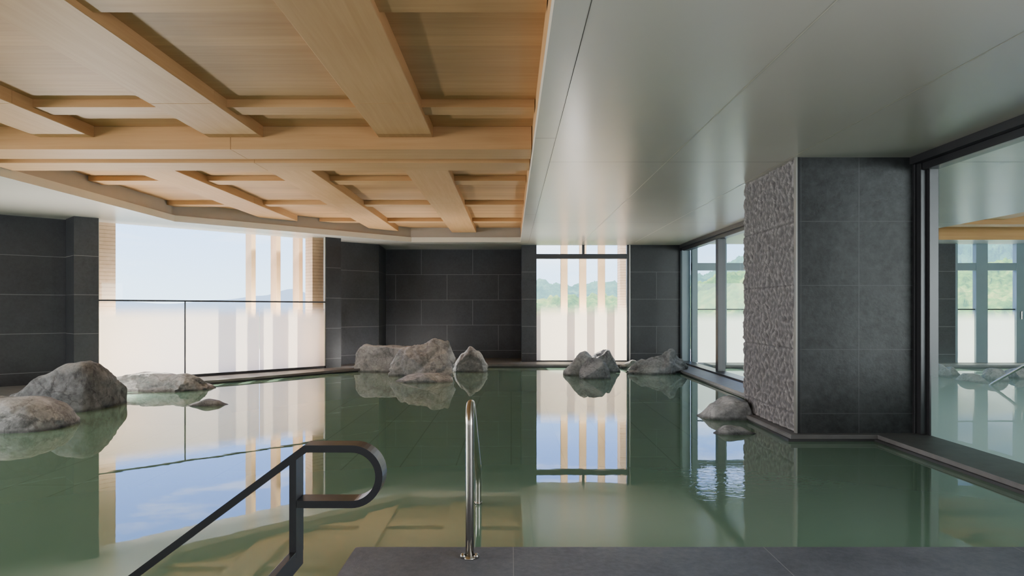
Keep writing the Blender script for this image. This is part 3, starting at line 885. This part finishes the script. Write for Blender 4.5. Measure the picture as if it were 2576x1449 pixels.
# ------------------------------------------------------------------ outside: fins, brick piers, hills
def fin_diag(px, g, w, d, label, c=CW):
    p = Vector(on_diag(px, c+g*1.4142))
    a = p-T*w/2; q = p+T*w/2
    bm = N(); add_prism(bm, [tuple(a), tuple(q), off(q, d), off(a, d)], -3., 3.6)
    bmesh.ops.bevel(bm, geom=[e for e in bm.edges if abs(e.verts[0].co.z-e.verts[1].co.z) > 1], offset=.006, segments=1, affect='EDGES')
    obj('facade_fin', bm, M['fin'], kind='thing', label=label, cat='facade fin', group='tan fins outside the angled window')
for px, lab in ((638, 'tan vertical fin outside the angled window, leftmost of three'), (701, 'tan vertical fin outside the angled window, middle of three'), (757, 'tan vertical fin outside the angled window, rightmost of three')):
    fin_diag(px, .9, .09, .26, lab)
for px, lab in ((1419, 'tan vertical fin outside the back window, leftmost of three'), (1466, 'tan vertical fin outside the back window, middle of three'), (1513, 'tan vertical fin outside the back window, rightmost of three')):
    X = pX(px, 15.9)
    bm = N(); add_prism(bm, [(X-.08, 15.85), (X+.08, 15.85), (X+.08, 15.99), (X-.08, 15.99)], -3., 3.6)
    bmesh.ops.bevel(bm, geom=[e for e in bm.edges if abs(e.verts[0].co.z-e.verts[1].co.z) > 1], offset=.006, segments=1, affect='EDGES')
    obj('facade_fin', bm, M['fin'], kind='thing', label=lab, cat='facade fin', group='tan fins outside the back window')
def brick_pier(pts, label):
    bm = N(); add_prism(bm, pts, -3., 2.99)
    obj('brick_pier', bm, M['brick'], kind='thing', label=label, cat='brick pier')
e1 = on_diag(291, CW+.55*1.4142); e0 = (e1[0]-T.x*.32, e1[1]-T.y*.32)
brick_pier([e0, e1, off(e1, .25), off(e0, .25)], 'tan coursed brick pier at the left end of the angled window')
e0 = on_diag(786, CW+.25*1.4142); e1 = (e0[0]+T.x*.5, e0[1]+T.y*.5)
brick_pier([e0, e1, off(e1, .28), off(e0, .28)], 'tan coursed brick pier at the right end of the angled window')
X = pX(1558, 15.9)
brick_pier([(X, 15.8), (X+.5, 15.8), (X+.5, 16.2), (X, 16.2)], 'tan coursed brick pier at the right edge of the back window')

def terrain(name, mat, r0, r1, cols, d0, d1, rows, hfun, zbase, amp, cell, **kw):
    bm = N()
    grid = []
    for j in range(rows+1):
        t = j/rows
        d = d0+(d1-d0)*t
        row = []
        for i in range(cols+1):
            r = r0+(r1-r0)*i/cols
            x, y = r*d, d
            s = t*t*(3-2*t)
            z = zbase + (hfun(r)*d1+EYE-zbase)*s
            if amp:
                v = noise.voronoi(Vector((x/cell, y/cell, 0)))[0][0]
                z += amp*(1-min(1, v*1.25)) * (.6+.6*noise.noise(Vector((x/30, y/30, 5)))) + amp*.3*noise.noise(Vector((x*.6, y*.6, 1)))
            row.append(bm.verts.new((x, y, z)))
        grid.append(row)
    for j in range(rows):
        for i in range(cols):
            bm.faces.new((grid[j][i], grid[j][i+1], grid[j+1][i+1], grid[j+1][i]))
    bmesh.ops.recalc_face_normals(bm, faces=bm.faces)
    if sum(f.normal.z for f in bm.faces) < 0: bmesh.ops.reverse_faces(bm, faces=bm.faces)
    return obj(name, bm, mat, smooth=True, **kw)
def prof(pts):
    pts = [((p-1286)/F, h) for p, h in pts]
    def f(r):
        if r <= pts[0][0]: return pts[0][1]
        for (a, va), (b, vb) in zip(pts[:-1], pts[1:]):
            if r <= b:
                t = (r-a)/(b-a); t = t*t*(3-2*t); return va+(vb-va)*t
        return pts[-1][1]
    return f
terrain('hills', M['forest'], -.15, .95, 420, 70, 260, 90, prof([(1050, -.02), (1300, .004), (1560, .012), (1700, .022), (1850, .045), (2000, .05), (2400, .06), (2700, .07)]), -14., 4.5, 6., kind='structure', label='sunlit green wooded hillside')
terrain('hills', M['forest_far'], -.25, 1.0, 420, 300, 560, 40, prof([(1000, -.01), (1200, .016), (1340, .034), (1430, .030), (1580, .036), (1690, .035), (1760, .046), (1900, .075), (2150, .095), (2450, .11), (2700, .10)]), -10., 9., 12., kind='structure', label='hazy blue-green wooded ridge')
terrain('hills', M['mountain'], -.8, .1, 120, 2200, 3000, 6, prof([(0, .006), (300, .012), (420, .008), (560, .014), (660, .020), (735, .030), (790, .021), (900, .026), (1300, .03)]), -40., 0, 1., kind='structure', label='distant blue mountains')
bm = N(); bm.faces.new([bm.verts.new(q) for q in ((-4000, 40, -16), (3000, 40, -16), (3000, 4000, -30), (-4000, 4000, -30))])
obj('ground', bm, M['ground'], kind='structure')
bm = N(); add_box(bm, -16., 3.8, 16.9, 24., -.5, -.2); add_prism(bm, [off(WL0, 1.2), off(WR1, 1.2), off(WR1, 8.), off(WL0, 8.)], -.5, -.19)
obj('bounce_slab', bm, M['bounce_slab'], kind='structure')  # unseen slab, added to bounce sunlight up to the ceiling
bm = N(); add_box(bm, 3.9, 18., 15.4, 24., -.5, -.2)
obj('bounce_slab', bm, M['bounce_slab'], kind='structure')  # same added bounce surface outside the neighbouring bath
# sunlit bushes below the back window and the neighbouring windows
rnd = random.Random(5)
bm = N()
for i in range(90):
    px = rnd.uniform(1340, 2640); d = rnd.uniform(34, 52)
    x = pX(px, d); top = rnd.uniform(-.3, .9) if px < 1700 else rnd.uniform(-.5, .6)
    r = rnd.uniform(1.0, 2.2)
    s0 = len(bm.verts)
    g = bmesh.ops.create_icosphere(bm, subdivisions=3, radius=1.)
    o3 = Vector((rnd.uniform(0, 40), rnd.uniform(0, 40), 0))
    for v in g['verts']:
        n = v.co.normalized()
        k = 1+.35*noise.fractal(n*2.4+o3, .9, 2., 4)
        v.co = Vector((x+n.x*r*k, d+n.y*r*k, top-r*.8+n.z*r*.8*k))
for f in bm.faces: f.smooth = True
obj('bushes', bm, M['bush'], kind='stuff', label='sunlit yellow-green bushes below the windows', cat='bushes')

# ------------------------------------------------------------------ sky, sun, lamps
w = bpy.data.worlds.new('World'); scene.world = w; w.use_nodes = True
nt = w.node_tree; nt.nodes.clear()
def wn(k, **kw):
    n = nt.nodes.new(k)
    for a, b in kw.items(): setattr(n, a, b)
    return n
outw = wn('ShaderNodeOutputWorld'); bg = wn('ShaderNodeBackground')
tc = wn('ShaderNodeTexCoord'); sp = wn('ShaderNodeSeparateXYZ')
nt.links.new(tc.outputs['Generated'], sp.inputs[0])
rp = wn('ShaderNodeValToRGB')
els = rp.color_ramp.elements
els[0].position = 0.; els[0].color = (.20, .26, .20, 1)
els[1].position = 1.; els[1].color = (.10, .22, .62, 1)
for p, c in ((.495, (.30, .36, .30, 1)), (.5, (.66, .87, 1.08, 1)), (.55, (.45, .70, 1.08, 1)), (.60, (.27, .46, 1.08, 1)), (.70, (.20, .36, 1.0, 1))):
    k = els.new(p); k.color = c
mz = wn('ShaderNodeMath', operation='MULTIPLY_ADD'); mz.inputs[1].default_value = .5; mz.inputs[2].default_value = .5
nt.links.new(sp.outputs[2], mz.inputs[0]); nt.links.new(mz.outputs[0], rp.inputs[0])
mp = wn('ShaderNodeMapping'); mp.inputs['Scale'].default_value = (2.2, 2.2, 9.); mp.inputs['Rotation'].default_value = (0.1, .12, 0)
nt.links.new(tc.outputs['Generated'], mp.inputs[0])
cn = wn('ShaderNodeTexNoise'); cn.inputs['Scale'].default_value = 1.5; cn.inputs['Detail'].default_value = 8.; cn.inputs['Roughness'].default_value = .6; cn.inputs['Distortion'].default_value = .5
nt.links.new(mp.outputs[0], cn.inputs[0])
cr = wn('ShaderNodeValToRGB'); cr.color_ramp.elements[0].position = .48; cr.color_ramp.elements[0].color = (0, 0, 0, 1); cr.color_ramp.elements[1].position = .72; cr.color_ramp.elements[1].color = (.85, .85, .85, 1)
nt.links.new(cn.outputs[0], cr.inputs[0])
up = wn('ShaderNodeMapRange'); up.inputs[1].default_value = .02; up.inputs[2].default_value = .12
nt.links.new(sp.outputs[2], up.inputs[0])
mm = wn('ShaderNodeMath', operation='MULTIPLY'); nt.links.new(cr.outputs[0], mm.inputs[0]); nt.links.new(up.outputs[0], mm.inputs[1])
mx = wn('ShaderNodeMix', data_type='RGBA'); nt.links.new(mm.outputs[0], mx.inputs[0]); nt.links.new(rp.outputs[0], mx.inputs[6]); mx.inputs[7].default_value = (1.15, 1.13, 1.13, 1)
nt.links.new(mx.outputs[2], bg.inputs[0]); bg.inputs[1].default_value = 2.15
nt.links.new(bg.outputs[0], outw.inputs[0])

def lamp(name, kind, loc, energy, color=(1, 1, 1), rot=None, target=None, **kw):
    l = bpy.data.lights.new(name, kind); l.energy = energy; l.color = color
    for a, b in kw.items(): setattr(l, a, b)
    o = bpy.data.objects.new(name, l); o.location = loc
    if target is not None:
        o.rotation_euler = (Vector(target)-Vector(loc)).to_track_quat('-Z', 'Y').to_euler()
    link(o); return o
el = math.radians(50)
sd = Vector((.07, -1, 0)).normalized()*math.cos(el)+Vector((0, 0, -math.sin(el)))
lamp('sun', 'SUN', (0, 30, 30), 9., (1., .90, .76), target=Vector((0, 30, 30))+sd, angle=math.radians(.6))
# added fill lamps, unseen, around the camera and in the neighbouring bath (all one-sided)
lamp('room_fill', 'AREA', (-3., -3.4, 1.4), 25., (1., .97, .94), target=(-2.5, 6., 1.9), shape='RECTANGLE', size=11., size_y=2.2)
lamp('side_fill', 'AREA', (-9.9, 3.2, 1.3), 460., (1., .97, .94), target=(0., 5., 1.7), shape='RECTANGLE', size=7.5, size_y=2.2)
lamp('side_fill', 'AREA', (3.6, -.8, 1.3), 110., (.98, 1., 1.), target=(-3., -.8, 1.5), shape='RECTANGLE', size=4.5, size_y=1.8)
lamp('room_fill', 'AREA', (11., -2., 1.5), 520., (.98, 1., 1.), target=(9., 8., 1.9), shape='RECTANGLE', size=8., size_y=1.8)
lamp('hidden_upfill', 'AREA', (-2.35, 13.75, .16), 65., (1., .95, .88), target=(-2.2, 6., 3.4), shape='RECTANGLE', size=.9, size_y=.2)  # added lamps hidden behind the rocks to brighten the timber ceiling
lamp('hidden_upfill', 'AREA', (-5.8, 9.45, .14), 85., (1., .95, .88), target=(-2.5, 4., 3.4), shape='RECTANGLE', size=.7, size_y=.2)
lamp('hidden_upfill', 'AREA', (1.5, 13.25, .13), 60., (1., .97, .92), target=(.6, 5., 3.2), shape='RECTANGLE', size=.6, size_y=.16)
# added lamps outside to brighten the fins and brick piers, not real fixtures
q = off(lerp(A1, B0, .62), .10)
lamp('facade_fill', 'AREA', (q[0], q[1], 2.96), 45., (1., .95, .88), target=(*off(q, 1.), .9), shape='RECTANGLE', size=3.2, size_y=.08)
q2 = off(lerp(A1, B0, .06), .12)
lamp('facade_fill', 'AREA', (q2[0], q2[1], 2.96), 40., (1., .95, .88), target=(*off(q2, .7), 1.6), shape='RECTANGLE', size=.8, size_y=.2)
q3 = off(lerp(A1, B0, .5), .16)
lamp('fin_fill', 'AREA', (q3[0], q3[1], .55), 200., (1., .95, .88), target=(*off(q3, 1.), .62), shape='RECTANGLE', size=3.4, size_y=.4)  # added lamp, out of sight behind the etched panes
lamp('fin_fill', 'AREA', (1.55, 15.05, .55), 90., (1., .95, .88), target=(1.55, 16.05, .62), shape='RECTANGLE', size=1.7, size_y=.4)
lamp('facade_fill', 'AREA', (1.5, 15.12, 2.96), 25., (1., .95, .88), target=(1.5, 16.1, .9), shape='RECTANGLE', size=1.9, size_y=.08)

# ------------------------------------------------------------------ camera and view
cd = bpy.data.cameras.new('Camera'); cam = bpy.data.objects.new('Camera', cd); link(cam)
cam.location = (0, 0, EYE); cam.rotation_euler = (math.pi/2, 0, 0)
cd.sensor_fit = 'HORIZONTAL'; cd.sensor_width = 36.; cd.lens = 36.*F/2576
cd.shift_x = 2/2576; cd.shift_y = 53.5/2576
cd.clip_start = .05; cd.clip_end = 6000
scene.camera = cam
scene.view_settings.view_transform = 'AgX'
scene.view_settings.look = LOOK
scene.view_settings.exposure = 1.0
cy = scene.cycles
cy.use_denoising = True
cy.max_bounces = 6; cy.diffuse_bounces = 3; cy.glossy_bounces = 3; cy.transmission_bounces = 3; cy.transparent_max_bounces = 7
cy.use_adaptive_sampling = True; cy.adaptive_threshold = .04
cy.caustics_reflective = False; cy.caustics_refractive = False
cy.sample_clamp_indirect = 8.; cy.blur_glossy = 1.0; cy.use_light_tree = False
